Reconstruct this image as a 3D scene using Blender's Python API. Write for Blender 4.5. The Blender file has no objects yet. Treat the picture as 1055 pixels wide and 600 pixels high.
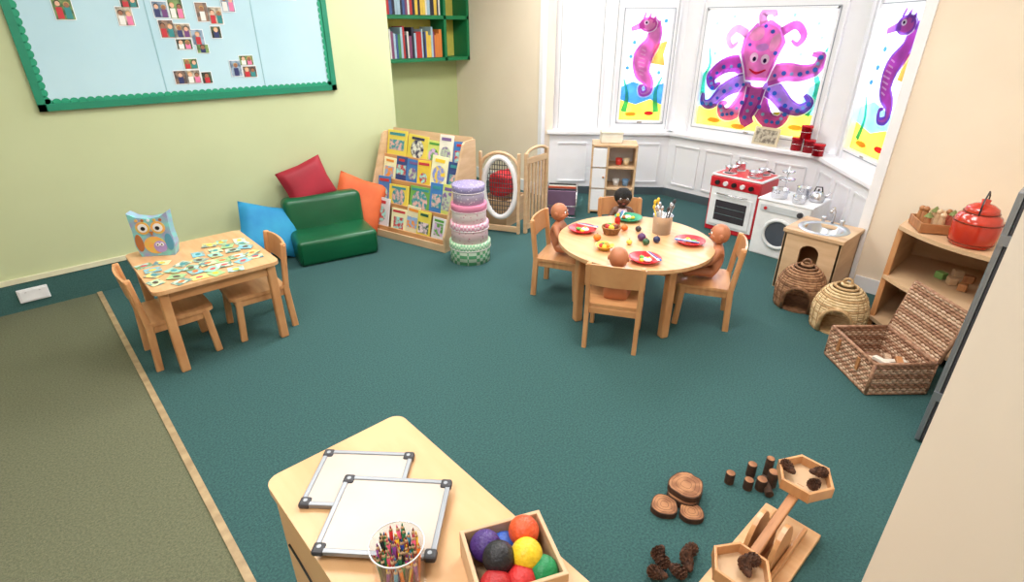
import bpy, bmesh, math, random
from mathutils import Matrix, Vector
random.seed(7)
C=bpy.context
def lin(c):
    o=[]
    for v in c[:3]:
        v/=255.0
        o.append(v/12.92 if v<=.04045 else ((v+.055)/1.055)**2.4)
    return (*o,1)
MC={}
def mat(name,c,rough=.5,metal=0,c2=None,scale=8,stretch=(1,1,1),bump=0,bscale=None,trans=0,emit=0,sheen=0,coat=0,detail=4,kind='noise',lo=.35,hi=.65):
    if name in MC: return MC[name]
    m=bpy.data.materials.new(name);m.use_nodes=True;nt=m.node_tree;n=nt.nodes;l=nt.links
    p=n['Principled BSDF'];p.inputs['Base Color'].default_value=lin(c);p.inputs['Roughness'].default_value=rough
    p.inputs['Metallic'].default_value=metal;p.inputs['Transmission Weight'].default_value=trans
    p.inputs['Coat Weight'].default_value=coat
    if c2 is None and not trans and not metal:
        c2=tuple(max(0,x*.94) for x in c)
    tc=n.new('ShaderNodeTexCoord');mp=n.new('ShaderNodeMapping');mp.inputs['Scale'].default_value=stretch
    l.new(tc.outputs['Object'],mp.inputs['Vector'])
    if c2:
        if kind=='voronoi':
            t=n.new('ShaderNodeTexVoronoi');t.inputs['Scale'].default_value=scale;src=t.outputs['Distance']
        elif kind=='checker':
            t=n.new('ShaderNodeTexChecker');t.inputs['Scale'].default_value=scale;src=t.outputs['Fac']
        else:
            t=n.new('ShaderNodeTexNoise');t.inputs['Scale'].default_value=scale;t.inputs['Detail'].default_value=detail;src=t.outputs['Fac']
        l.new(mp.outputs[0],t.inputs['Vector'])
        r=n.new('ShaderNodeValToRGB');r.color_ramp.elements[0].position=lo;r.color_ramp.elements[1].position=hi
        r.color_ramp.elements[0].color=lin(c2);r.color_ramp.elements[1].color=lin(c)
        l.new(src,r.inputs[0]);l.new(r.outputs[0],p.inputs['Base Color'])
    if bump:
        t=n.new('ShaderNodeTexNoise');t.inputs['Scale'].default_value=bscale or scale;t.inputs['Detail'].default_value=3
        l.new(mp.outputs[0],t.inputs['Vector'])
        b=n.new('ShaderNodeBump');b.inputs['Strength'].default_value=bump;b.inputs['Distance'].default_value=.01
        l.new(t.outputs['Fac'],b.inputs['Height']);l.new(b.outputs[0],p.inputs['Normal'])
    MC[name]=m;return m
def sticker(name,c):
    if name in MC: return MC[name]
    m=bpy.data.materials.new(name);m.use_nodes=True;nt=m.node_tree;n=nt.nodes;l=nt.links;n.clear()
    o=n.new('ShaderNodeOutputMaterial');a=n.new('ShaderNodeBsdfTranslucent');d=n.new('ShaderNodeBsdfDiffuse');x=n.new('ShaderNodeMixShader')
    tr=n.new('ShaderNodeBsdfTransparent');y=n.new('ShaderNodeMixShader');y.inputs[0].default_value=.07
    tc=n.new('ShaderNodeTexCoord');t=n.new('ShaderNodeTexNoise');t.inputs['Scale'].default_value=9
    r=n.new('ShaderNodeValToRGB');r.color_ramp.elements[0].position=.35;r.color_ramp.elements[1].position=.65
    r.color_ramp.elements[0].color=lin(tuple(k*.88 for k in c));r.color_ramp.elements[1].color=lin(c)
    l.new(tc.outputs['Object'],t.inputs['Vector']);l.new(t.outputs['Fac'],r.inputs[0])
    for s in (a,d,tr): l.new(r.outputs[0],s.inputs[0])
    x.inputs[0].default_value=.4
    l.new(a.outputs[0],x.inputs[1]);l.new(d.outputs[0],x.inputs[2])
    l.new(x.outputs[0],y.inputs[1]);l.new(tr.outputs[0],y.inputs[2]);l.new(y.outputs[0],o.inputs[0]);MC[name]=m;return m
def glasspane(name,fac):
    m=bpy.data.materials.new(name);m.use_nodes=True;nt=m.node_tree;n=nt.nodes;l=nt.links;n.clear()
    o=n.new('ShaderNodeOutputMaterial');a=n.new('ShaderNodeBsdfTransparent');d=n.new('ShaderNodeBsdfGlossy');x=n.new('ShaderNodeMixShader')
    d.inputs[1].default_value=.05;x.inputs[0].default_value=fac
    l.new(a.outputs[0],x.inputs[1]);l.new(d.outputs[0],x.inputs[2]);l.new(x.outputs[0],o.inputs[0]);return m

class B:
    def __init__(s,name): s.name=name;s.v=[];s.f=[];s.m=[];s.sm=[];s.mats=[];s.M=Matrix()
    def mi(s,m):
        if m not in s.mats: s.mats.append(m)
        return s.mats.index(m)
    def add(s,vs,fs,m,smooth=False,X=None):
        o=len(s.v);T=s.M@X if X is not None else s.M
        s.v+=[tuple(T@Vector(v)) for v in vs];i=s.mi(m)
        for f in fs: s.f.append([o+k for k in f]);s.m.append(i);s.sm.append(smooth)
    def box(s,c,d,m,bev=0,rot=None,seg=2):
        bm=bmesh.new();bmesh.ops.create_cube(bm,size=1)
        for v in bm.verts: v.co=Vector((v.co.x*d[0],v.co.y*d[1],v.co.z*d[2]))
        if bev: bmesh.ops.bevel(bm,geom=bm.edges[:],offset=min(bev,min(d)*.49),segments=seg,profile=.5,affect='EDGES')
        bm.verts.index_update()
        X=Matrix.Translation(c)
        if rot is not None: X=X@rot
        s.add([v.co.copy() for v in bm.verts],[[v.index for v in f.verts] for f in bm.faces],m,bev>0 and seg>3,X);bm.free()
    def lathe(s,prof,m,c=(0,0,0),seg=24,X=None,a0=0,a1=2*math.pi):
        T=Matrix.Translation(c)
        if X is not None: T=T@X
        full=abs(a1-a0-2*math.pi)<1e-6;n=seg if full else seg+1;vs=[];fs=[]
        for (r,z) in prof:
            for i in range(n):
                a=a0+(a1-a0)*i/seg;vs.append((max(r,1e-5)*math.cos(a),max(r,1e-5)*math.sin(a),z))
        for j in range(len(prof)-1):
            for i in range(seg):
                k=(i+1)%n;fs.append([j*n+i,j*n+k,(j+1)*n+k,(j+1)*n+i])
        s.add(vs,fs,m,True,T)
    def cyl(s,c,r,h,m,r2=None,seg=20,X=None):
        r2=r if r2 is None else r2
        s.lathe([(0,0),(r,0)],m,c,seg,X);s.lathe([(r,0),(r2,h)],m,c,seg,X);s.lathe([(r2,h),(0,h)],m,c,seg,X)
    def sph(s,c,r,m,seg=16,X=None):
        if not hasattr(r,'__len__'): r=(r,r,r)
        prof=[(math.sin(math.pi*i/(seg//2)),-math.cos(math.pi*i/(seg//2))) for i in range(seg//2+1)]
        S=Matrix.Diagonal((*r,1))
        s.lathe(prof,m,c,seg,(X@S) if X is not None else S)
    def tube(s,pts,r,m,sides=6,closed=False):
        P=[Vector(p) for p in pts];n=len(P);vs=[];fs=[]
        rr=r if hasattr(r,'__len__') else [r]*n
        up=None
        for i in range(n):
            if closed: t=P[(i+1)%n]-P[i-1]
            else: t=P[min(i+1,n-1)]-P[max(i-1,0)]
            t.normalize()
            if up is None:
                up=Vector((0,0,1)) if abs(t.z)<.9 else Vector((1,0,0))
            a=up-t*up.dot(t)
            if a.length<1e-4: a=t.orthogonal()
            a.normalize();up=a;b=t.cross(a)
            for k in range(sides):
                q=2*math.pi*k/sides;vs.append(P[i]+(a*math.cos(q)+b*math.sin(q))*rr[i])
        for i in range(n if closed else n-1):
            j=(i+1)%n
            for k in range(sides):
                l=(k+1)%sides;fs.append([i*sides+k,i*sides+l,j*sides+l,j*sides+k])
        if not closed: fs.append(list(range(sides))[::-1]);fs.append([(n-1)*sides+k for k in range(sides)])
        s.add(vs,fs,m,sides>4)
    def prism(s,poly,z0,z1,m,X=None):
        n=len(poly);vs=[(p[0],p[1],z0) for p in poly]+[(p[0],p[1],z1) for p in poly]
        fs=[list(range(n))[::-1],list(range(n,2*n))]+[[i,(i+1)%n,n+(i+1)%n,n+i] for i in range(n)]
        s.add(vs,fs,m,False,X)
    def skin(s,verts,edges,rad,m,sub=2):
        me=bpy.data.meshes.new('t');me.from_pydata(verts,edges,[]);ob=bpy.data.objects.new('t',me);C.collection.objects.link(ob)
        sk=ob.modifiers.new('s','SKIN');sb=ob.modifiers.new('b','SUBSURF');sb.levels=sub
        for i,d in enumerate(me.skin_vertices[0].data): d.radius=(rad[i],rad[i]);d.use_root=(i==0)
        ev=ob.evaluated_get(C.evaluated_depsgraph_get());em=ev.to_mesh()
        s.add([v.co.copy() for v in em.vertices],[list(p.vertices) for p in em.polygons],m,True)
        ev.to_mesh_clear();bpy.data.objects.remove(ob)
    def done(s,loc=(0,0,0),rz=0,R=None):
        me=bpy.data.meshes.new(s.name);me.from_pydata(s.v,[],s.f)
        for m in s.mats: me.materials.append(m)
        me.polygons.foreach_set('material_index',s.m);me.polygons.foreach_set('use_smooth',s.sm);me.update()
        ob=bpy.data.objects.new(s.name,me);C.collection.objects.link(ob)
        ob.matrix_world=Matrix.Translation(loc)@(R if R is not None else Matrix.Rotation(math.radians(rz),4,'Z'))
        return ob
def rrect(x0,y0,x1,y1,r,n=5):
    o=[]
    for cx,cy,a in ((x1-r,y1-r,0),(x0+r,y1-r,90),(x0+r,y0+r,180),(x1-r,y0+r,270)):
        for i in range(n+1):
            t=math.radians(a+90*i/n);o.append((cx+r*math.cos(t),cy+r*math.sin(t)))
    return o
RX=lambda d:Matrix.Rotation(math.radians(d),4,'X')
RY=lambda d:Matrix.Rotation(math.radians(d),4,'Y')
RZ=lambda d:Matrix.Rotation(math.radians(d),4,'Z')
def simplebox(name,a,b,m):
    q=B(name);c=[(a[i]+b[i])/2 for i in range(3)];q.box((0,0,0),[b[i]-a[i] for i in range(3)],m);return q.done(c)

# ---------------- materials
wood=mat('beech_wood',(212,158,108),.38,c2=(194,136,88),scale=5,stretch=(1,6,1),detail=6,coat=.15)
woodx=mat('beech_top',(220,174,128),.4,c2=(210,158,110),scale=4,stretch=(6,1,1),detail=6,coat=.15)
pale=mat('pale_birch',(216,184,148),.45,c2=(200,164,126),scale=4,stretch=(1,1,5))
cabw=mat('cabinet_birch',(220,176,128),.42,c2=(210,162,112),scale=3,stretch=(5,1,1),coat=.1)
dwood=mat('oak_wood',(182,126,80),.5,c2=(156,100,60),scale=6,stretch=(1,8,1))
bark=mat('bark',(84,58,42),.9,c2=(54,36,26),scale=30,bump=.6)
cutw=mat('log_cut',(172,120,80),.7,c2=(134,86,54),scale=22,kind='voronoi')
white=mat('white_paint',(236,236,240),.4,c2=(234,234,238))
whitep=mat('white_plastic',(240,240,242),.3)
cream=mat('cream_wall_paint',(236,222,202),.8,c2=(233,218,198),scale=3)
jambm=mat('cream_jamb_paint',(238,228,214),.7,c2=(236,225,211),scale=3)
greenw=mat('green_wall_paint',(192,200,158),.8,c2=(188,196,154),scale=2)
greenw2=mat('alcove_green_paint',(188,198,146),.8,c2=(184,194,142),scale=2)
teal=mat('teal_carpet',(60,102,100),.95,c2=(36,73,75),scale=120,detail=5,bump=.5,bscale=260,lo=.3,hi=.7)
olive=mat('olive_carpet',(118,120,94),.95,c2=(88,92,70),scale=120,detail=5,bump=.5,bscale=260,lo=.3,hi=.7)
skirt=mat('teal_carpet_skirting',(64,104,100),.95,c2=(48,86,84),scale=160)
strip=mat('brass_wood_strip',(180,156,120),.5,c2=(154,130,98),scale=20)
steel=mat('steel',(210,210,214),.25,metal=.9)
dgrey=mat('dark_grey_plastic',(56,56,62),.5)
grey=mat('grey_metal',(140,144,150),.4,metal=.6)
black=mat('black_rubber',(20,20,22),.5)
red=mat('red_plastic',(205,30,36),.35)
greenv=mat('green_vinyl',(8,92,56),.32,c2=(5,80,48),scale=3,bump=.25,bscale=5)
def col(n,c,r=.5): return mat('paint_'+n,c,r)

# ---------------- room
YL=4.36;XB=4.09;H=2.7
simplebox('floor',(.165,-1.5,-.1),(5.6,5.6,0),teal)
simplebox('floor_olive',(-2.6,-1.5,-.1),(.150,4.5,0),olive)
simplebox('trim_floor_strip',(.150,-1.5,-.02),(.178,YL,.006),strip)
simplebox('ceiling',(-2.6,-1.5,H),(5.6,5.6,H+.1),white)
simplebox('wall_left',(-2.6,YL,0),(2.60,5.45,H),greenw)
simplebox('wall_alcove',(2.60,5.42,0),(4.2,5.6,H),greenw2)
simplebox('wall_bay_left',(XB,4.02,0),(4.26,5.42,H),cream)
simplebox('wall_bay_right',(XB,.048,0),(4.30,.96,H),cream)
simplebox('wall_bay_header',(XB,.96,2.45),(4.22,4.02,H),cream)
simplebox('wall_right',(.90,-1.5,0),(4.3,.048,H),jambm)
simplebox('wall_back',(-2.6,-1.6,0),(.9,-1.5,H),cream)
simplebox('wall_west',(-2.7,-1.6,0),(-2.6,4.5,H),cream)
simplebox('baseboard_left',(-2.6,YL-.015,0),(2.6,YL,.185),skirt)
simplebox('trim_left',(-2.6,YL-.022,.185),(2.6,YL,.215),mat('cream_trim',(224,220,190),.5))
simplebox('baseboard_bay_left',(XB-.015,4.06,0),(XB,5.42,.12),white)
simplebox('baseboard_bay_right',(XB-.015,.05,0),(XB,.91,.1),white)
for i,(y0,y1) in enumerate(((.92,.98),(4.0,4.05))):
    simplebox('trim_%d'%(i+1),(XB-.02,y0,0),(XB+.03,y1,2.5),white)
q=B('wall_socket');q.box((0,0,0),(.155,.012,.088),whitep,.004);q.box((0,-.007,0),(.135,.004,.068),whitep,.002)
for x in (-.035,.035): q.box((x,-.0095,.022),(.01,.002,.004),col('socket_grey',(190,190,190)))
q.done((-.16,YL-.023,.10))

# ---------------- bay
P=[(4.30,.96),(5.10,1.66),(5.10,3.14),(4.22,4.02)]
glass=glasspane('window_glass',.06);clear=glasspane('clear_plastic',.12)
ZS=.65;ZG=.73;ZT=1.80
seal=mat('window_seal_grey',(150,156,166),.6)
def bayseg(i,p0,p1,t0,t1):
    a=Vector((*p0,0));b=Vector((*p1,0));d=(b-a);L=d.length;d.normalize();n=Vector((d.y,-d.x,0))
    X=Matrix(((d.x,n.x,0,a.x),(d.y,n.y,0,a.y),(0,0,1,0),(0,0,0,1)))
    q=B('wall_bay_dado_%d'%i)
    q.box((L/2,.1,ZS/2-.01),(L+.02,.2,ZS-.02),white)
    k=max(1,round(L/.42));w=(L-.1)/k
    for j in range(k):
        x=.05+w*(j+.5)
        for (cx,cz,sx,sz) in ((x,.54,w-.08,.014),(x,.14,w-.08,.014),(x-w/2+.04,.34,.014,.4),(x+w/2-.04,.34,.014,.4)):
            q.box((cx,-.006,cz),(sx,.016,sz),white)
    q.box((L/2,-.008,.04),(L,.02,.08),mat('dark_skirting',(70,84,90),.7))
    q.done(R=X)
    q=B('window_sill_%d'%i);q.box((L/2,.07,ZS),(L+.06,.24,.035),white,.006);q.done(R=X)
    q=B('window_%d'%i);Y=.16;T=.07
    e=.08
    q.box(((t0-e)/2,Y,1.55),(t0+e,T,1.80),white)
    q.box(((t1+L+e)/2,Y,1.55),(L+e-t1,T,1.80),white)
    W=t1-t0;cx=(t0+t1)/2
    q.box((cx,Y,(ZS+ZG)/2),(W,T,ZG-ZS),white)
    q.box((cx,Y,ZT+.035),(W,T,.07),white)
    q.box((cx,Y,2.42),(W,T,.1),white)
    q.box((L/2,Y,2.58),(L+.16,T,.26),white)
    for (x,z,sx,sz) in ((t0+.012,(ZG+ZT)/2,.024,ZT-ZG),(t1-.012,(ZG+ZT)/2,.024,ZT-ZG),(cx,ZG+.012,W,.024),(cx,ZT-.012,W,.024)):
        q.box((x,Y-.02,z),(sx,.05,sz),white,.004)
    zc=(ZG+ZT)/2
    for (x,z,sx,sz) in ((t0-.004,zc,.006,ZT-ZG),(t1+.004,zc,.006,ZT-ZG),(cx,ZG-.004,W+.012,.006),(cx,ZT+.004,W+.012,.006)):
        q.box((x,Y-.037,z),(sx,.006,sz),seal)
    for x in (t0-.05,t1+.05,t1+.18,L-.1):
        if 0<x<L: q.box((x,Y-.045,1.55),(.02,.024,1.8),white,.004);q.box((x+.014,Y-.0355,1.55),(.004,.003,1.8),seal)
    q.box((cx,Y+.01,(ZG+ZT)/2),(W,.004,ZT-ZG),glass)
    q.box((cx,Y+.01,2.12),(W,.004,.5),glass)
    q.box((cx+.0,Y-.045,ZG+.01),(.05,.015,.02),steel,.003)
    q.done(R=X)
    return X,t0,t1
sR=bayseg(3,P[0],P[1],.27,.97)
sM=bayseg(2,P[1],P[2],.16,1.32)
sL=bayseg(1,P[2],P[3],.07,.55)

def Art(name,seg):
    X,t0,t1=seg;W=t1-t0;Hh=ZT-ZG
    q=B(name);q.M=X;q.k=0
    def P3(p,k): return (t1-p[0]*W,.162-.0004*k,ZG+p[1]*Hh)
    def poly(pts,m):
        q.k+=1
        cx=sum(p[0] for p in pts)/len(pts);cy=sum(p[1] for p in pts)/len(pts)
        vs=[P3((cx,cy),q.k)]+[P3(p,q.k) for p in pts];n=len(pts)
        q.add(vs,[[0,1+i,1+(i+1)%n] for i in range(n)],m)
    def ell(cx,cy,rx,ry,m,rot=0):
        r=math.radians(rot);pts=[]
        for i in range(20):
            a=2*math.pi*i/20;x=rx*math.cos(a);y=ry*math.sin(a)
            pts.append((cx+x*math.cos(r)-y*math.sin(r),cy+(x*math.sin(r)+y*math.cos(r))))
        poly(pts,m)
    def rib(pts,ws,m,g=0):
        q.k+=1
        R=[];n=len(pts)
        for i in range(n-1):
            p0=pts[max(i-1,0)];p1=pts[i];p2=pts[i+1];p3=pts[min(i+2,n-1)]
            for j in range(6):
                t=j/6
                f=lambda k:.5*((2*p1[k])+(-p0[k]+p2[k])*t+(2*p0[k]-5*p1[k]+4*p2[k]-p3[k])*t*t+(-p0[k]+3*p1[k]-3*p2[k]+p3[k])*t**3)
                R.append((f(0),f(1),max(ws[i]*(1-t)+ws[i+1]*t+g,.002)))
        R.append((*pts[-1],max(ws[-1]+g,.002)))
        vs=[];fs=[]
        for i,(x,y,w) in enumerate(R):
            a=R[max(i-1,0)];b=R[min(i+1,len(R)-1)];dx=(b[0]-a[0])*W;dy=(b[1]-a[1])*Hh;l=math.hypot(dx,dy) or 1
            nx,ny=-dy/l*w/W,dx/l*w/Hh
            vs+= [P3((x+nx,y+ny),q.k),P3((x-nx,y-ny),q.k)]
            if i: fs.append([2*i-2,2*i-1,2*i+1,2*i])
        q.add(vs,fs,m)
    q.poly=poly;q.ell=ell;q.rib=rib
    return q
pk=sticker('film_pink',(238,158,206));dpk=sticker('film_plum',(166,70,164));yl=sticker('film_yellow',(240,220,80));bl=sticker('film_blue',(70,130,210));gl2=sticker('film_lavender',(212,176,230))
lb=sticker('film_lightblue',(150,210,236));gn=sticker('film_green',(80,186,140));lp=sticker('film_palepink',(246,206,226));rd=sticker('film_red',(215,50,70));pu=sticker('film_purple',(150,90,190));wt=sticker('film_white',(250,250,252));bk=sticker('film_black',(50,40,80));orr=sticker('film_orange',(240,150,70))
sky=sticker('film_sky',(226,238,248));hp=sticker('film_orchid',(216,104,186))
a=Art('window_sticker_octopus',sM)
a.poly([(.02,.02),(.98,.02),(.98,.98),(.02,.98)],sky)
a.poly([(0,0),(1,0),(1,.20),(.85,.24),(.7,.17),(.5,.22),(.3,.16),(.15,.22),(0,.18)],yl)
a.poly([(0,.18),(.12,.2),(.2,.32),(.14,.44),(.05,.5),(0,.46)],lb)
a.poly([(.84,.22),(1,.2),(1,.5),(.9,.42)],lb)
a.rib([(.92,.2),(.96,.4),(.92,.55),(.97,.72)],[.03,.025,.02,.008],gn)
a.rib([(.06,.2),(.03,.4),(.07,.55),(.04,.7)],[.03,.022,.016,.006],gn)
T=[[(.44,.48),(.33,.56),(.20,.54),(.10,.44),(.13,.36),(.19,.40)],[(.45,.42),(.34,.40),(.24,.34),(.14,.22),(.06,.22),(.05,.30)],[(.47,.38),(.41,.26),(.34,.16),(.26,.14),(.23,.21),(.28,.24)],
   [(.53,.38),(.56,.24),(.64,.13),(.73,.13),(.77,.20),(.71,.24)],[(.56,.42),(.66,.36),(.76,.27),(.86,.24),(.93,.30),(.88,.36)],[(.57,.48),(.70,.52),(.82,.52),(.92,.56),(.94,.65),(.87,.66)],[(.50,.38),(.49,.26),(.46,.14),(.50,.07)]]
for i,pts in enumerate(T):
    ws=[.088,.080,.068,.052,.034,.016][:len(pts)];c=[dpk,pu,hp][i%3]
    a.rib(pts,ws,wt,.010);a.rib(pts,ws,c);a.rib([(x+.004,y+.012) for x,y in pts],ws,[hp,gl2,pk][i%3],-.028)
for i,pts in enumerate(T):
    for j in range(1,len(pts)-1):
        x,y=pts[j];x0_,y0_=pts[j-1]
        a.ell(x,y-.008,.018,.018,bl);a.ell((x+x0_)/2,(y+y0_)/2-.01,.014,.014,bl if j%2 else lb)
hd=[(.41,.44),(.38,.54),(.33,.66),(.34,.78),(.42,.88),(.53,.91),(.63,.85),(.67,.74),(.63,.62),(.60,.52),(.58,.44)]
a.poly([(.5+(x-.5)*1.09,.66+(y-.66)*1.06) for x,y in hd],wt);a.poly(hd,hp);a.poly([(.5+(x-.5)*.86,.67+(y-.67)*.88) for x,y in hd],pk)
a.ell(.44,.80,.06,.05,lp,25);a.ell(.59,.74,.035,.07,lp,-15);a.ell(.50,.70,.05,.03,gl2,10)
for pts,c in (([(.36,.80),(.27,.84),(.21,.77),(.25,.70),(.30,.74)],pk),([(.63,.82),(.72,.87),(.79,.80),(.76,.73),(.71,.76)],hp),([(.48,.88),(.46,.95),(.53,.97),(.56,.93)],pk)):
    w_=[.036,.034,.028,.02,.01][:len(pts)];a.rib(pts,w_,wt,.009);a.rib(pts,w_,c)
a.ell(.45,.62,.033,.040,wt);a.ell(.54,.61,.033,.040,wt);a.ell(.455,.61,.014,.018,bk);a.ell(.54,.60,.014,.018,bk)
a.rib([(.43,.53),(.49,.50),(.56,.53)],[.006,.012,.006],rd)
for x,y,r in ((.61,.66,.016),(.56,.82,.016),(.40,.72,.013),(.5,.86,.014)): a.ell(x,y,r,r,bl)
for x,y in ((.2,.08),(.42,.05),(.66,.05),(.88,.1)): a.ell(x,y,.06,.022,orr)
for x,y in ((.1,.88),(.12,.64),(.88,.88),(.8,.66),(.92,.78),(.24,.93),(.7,.94)): a.ell(x,y,.014,.016,lb)
a.done()
def seahorse(name,seg,c1,c2,low):
    a=Art(name,seg)
    a.poly([(.03,.02),(.97,.02),(.97,.98),(.03,.98)],sky)
    a.poly([(0,0),(1,0),(1,.16),(.7,.22),(.4,.17),(0,.22)],yl)
    a.poly([(0,.22),(.4,.17),(.7,.22),(1,.16),(1,.38),(.7,.32),(.3,.38),(0,.32)],low)
    a.rib([(.15,.1),(.2,.25),(.1,.4)],[.03,.02,.008],gn);a.rib([(.85,.1),(.8,.28),(.9,.42)],[.03,.02,.008],gn)
    S=[(.48,.9),(.64,.85),(.63,.73),(.46,.60),(.47,.46),(.62,.38),(.64,.29),(.50,.27),(.46,.33),(.54,.35)]
    ws=[.045,.066,.075,.1,.08,.052,.036,.026,.018,.008]
    a.poly([(.68,.70),(.94,.74),(.88,.62),(.93,.52),(.62,.54)],orr)
    a.rib(S,ws,wt,.012);a.rib(S,ws,c2);a.rib(S,ws,c1,-.022)
    a.ell(.50,.87,.20,.07,wt);a.ell(.50,.87,.18,.062,c2);a.ell(.50,.87,.14,.046,c1)
    a.rib([(.42,.87),(.16,.83)],[.035,.02],c2)
    for i in range(4): a.ell(.42+.1*i,.945-.008*i*i,.045,.02,c2,40)
    a.ell(.46,.885,.05,.02,wt);a.ell(.46,.885,.022,.01,bk)
    for i in range(7): a.rib([(.36+.02*abs(3-i),.66-.035*i),(.50,.645-.035*i)],[.006,.006],lp)
    for x,y in ((.2,.6),(.15,.5),(.85,.9),(.25,.72),(.82,.46)): a.ell(x,y,.04,.018,bl)
    a.ell(.3,.08,.12,.02,orr);a.ell(.7,.09,.1,.02,rd)
    a.done()
seahorse('window_sticker_seahorse',sL,pk,hp,bl)
seahorse('window_sticker_seahorse',sR,hp,pu,lb)

# ---------------- display board
q=B('display_board');fr=mat('board_green_frame',(14,128,96),.5);pap=mat('board_paper',(180,210,220),.8,c2=(172,204,216),scale=2)
sc=mat('scallop_border',(24,150,112),.6)
x0,x1,z0,z1=.195,2.07,1.18,2.2
q.box(((x0+x1)/2,-.01,(z0+z1)/2),(x1-x0,.02,z1-z0),pap)
for c,d in ((((x0+x1)/2,-.015,z0+.02),(x1-x0,.03,.04)),(((x0+x1)/2,-.015,z1-.02),(x1-x0,.03,.04)),((x0+.02,-.015,(z0+z1)/2),(.04,.03,z1-z0)),((x1-.02,-.015,(z0+z1)/2),(.04,.03,z1-z0))): q.box(c,d,fr)
def scal(x,z):
    q.add([(x+.024*math.cos(t*math.pi/6),-.024,z+.024*math.sin(t*math.pi/6)) for t in range(12)],[list(range(12))],sc)
x=x0+.055
while x<x1-.04: scal(x,z0+.045);scal(x,z1-.045);x+=.042
z=z0+.06
while z<z1-.04: scal(x0+.045,z);scal(x1-.045,z);z+=.042
for x in (.88,1.52): q.box((x,-.0205,(z0+z1)/2),(.006,.002,z1-z0-.1),mat('paper_seam',(140,180,190),.8))
phm=[mat('photo_print_%d'%i,c,.35,c2=d,scale=30,kind='noise',lo=.4,hi=.6) for i,(c,d) in enumerate((((120,150,90),(50,80,50)),((150,120,100),(80,70,70)),((190,180,160),(110,100,90)),((70,90,70),(36,46,40)),((150,170,190),(90,110,130))))]
clo=[col('ph_red',(190,40,50)),col('ph_pink',(225,120,160)),col('ph_navy',(40,50,100)),col('ph_teal',(40,130,130)),col('ph_white',(230,228,222)),col('ph_purple',(110,60,120))]
skn=[col('ph_skin1',(225,175,145)),col('ph_skin2',(150,100,72))];hr=[col('ph_hair1',(50,34,26)),col('ph_hair2',(190,150,90))]
def dsc(x,z,rx,rz,y,m): q.add([(x+rx*math.cos(t*.5236),y,z+rz*math.sin(t*.5236)) for t in range(12)],[list(range(12))],m)
for i,(x,z,w,h) in enumerate([(.465,1.73,.09,.12),(.5,1.86,.09,.08),(.76,1.69,.08,.1),(.80,1.77,.09,.06),(.96,1.73,.08,.09),(1.05,1.735,.08,.11),(.97,1.62,.08,.1),(1.06,1.61,.09,.08),(1.05,1.53,.09,.06),(1.14,1.57,.07,.09),(1.155,1.50,.07,.05),(1.2,1.72,.07,.11),(1.28,1.70,.08,.1),(1.26,1.6,.06,.07),(1.37,1.78,.08,.11),(1.06,1.41,.08,.06),(.98,1.33,.07,.08),(1.06,1.33,.08,.08),(1.14,1.32,.06,.07),(1.34,1.37,.07,.1),(1.42,1.42,.09,.06),(1.43,1.345,.09,.07),(1.05,1.9,.1,.09),(1.3,1.92,.1,.09),(1.7,1.95,.1,.1)]):
    q.box((x,-.022,z),(w+.008,.002,h+.008),whitep);q.box((x,-.0235,z),(w,.002,h),phm[i%5])
    for k in range(2 if w>.07 else 1):
        px=x+(-.02+.04*k if w>.07 else 0);hz=z+h*(.12 if k else .18);r=.013
        q.box((px,-.0250,z-h*.22),(.030,.0006,h*.5),clo[(i*2+k*3)%6]);dsc(px,hz+.004,r*1.12,r*1.12,-.0254,hr[(i+k)%2]);dsc(px,hz,r*.92,r,-.0257,skn[(i//2+k)%2])
for x in (.62,1.2,1.75): q.box((x,-.022,1.82),(.2,.002,.03),whitep)
q.done((0,YL-.002,0))

# ---------------- alcove shelf
q=B('wall_bookshelf');sg=mat('green_shelf_paint',(10,124,76),.5)
zb,zt=1.30,2.15;xa,xb=2.75,4.085;dpt=.26
for z in (zb,zb+.40,zt): q.box(((xa+xb)/2,-dpt/2,z+.02),(xb-xa,dpt,.035),sg)
for x in (xa,xb-.015,xb-.32): q.box((x,-dpt/2,(zb+zt)/2),(.03,dpt,zt-zb),sg)
q.box(((xa+xb)/2,-.006,(zb+zt)/2),(xb-xa,.01,zt-zb),mat('shelf_back_yellow',(214,200,90),.7))
cols=[(230,230,225),(190,50,50),(60,90,150),(235,200,80),(70,140,90),(40,40,60),(220,130,60),(170,200,220),(130,70,110)]
for zz in (zb+.04,zb+.44):
    x=xa+.04
    while x<xb-.38:
        w=random.uniform(.015,.035);h=random.uniform(.2,.30)
        c=random.choice(cols)
        q.box((x+w/2,-.14,zz+h/2),(w,.2,h),col('book%d_%d_%d'%c,c))
        x+=w+.002
q.done((0,5.418,0))

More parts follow.
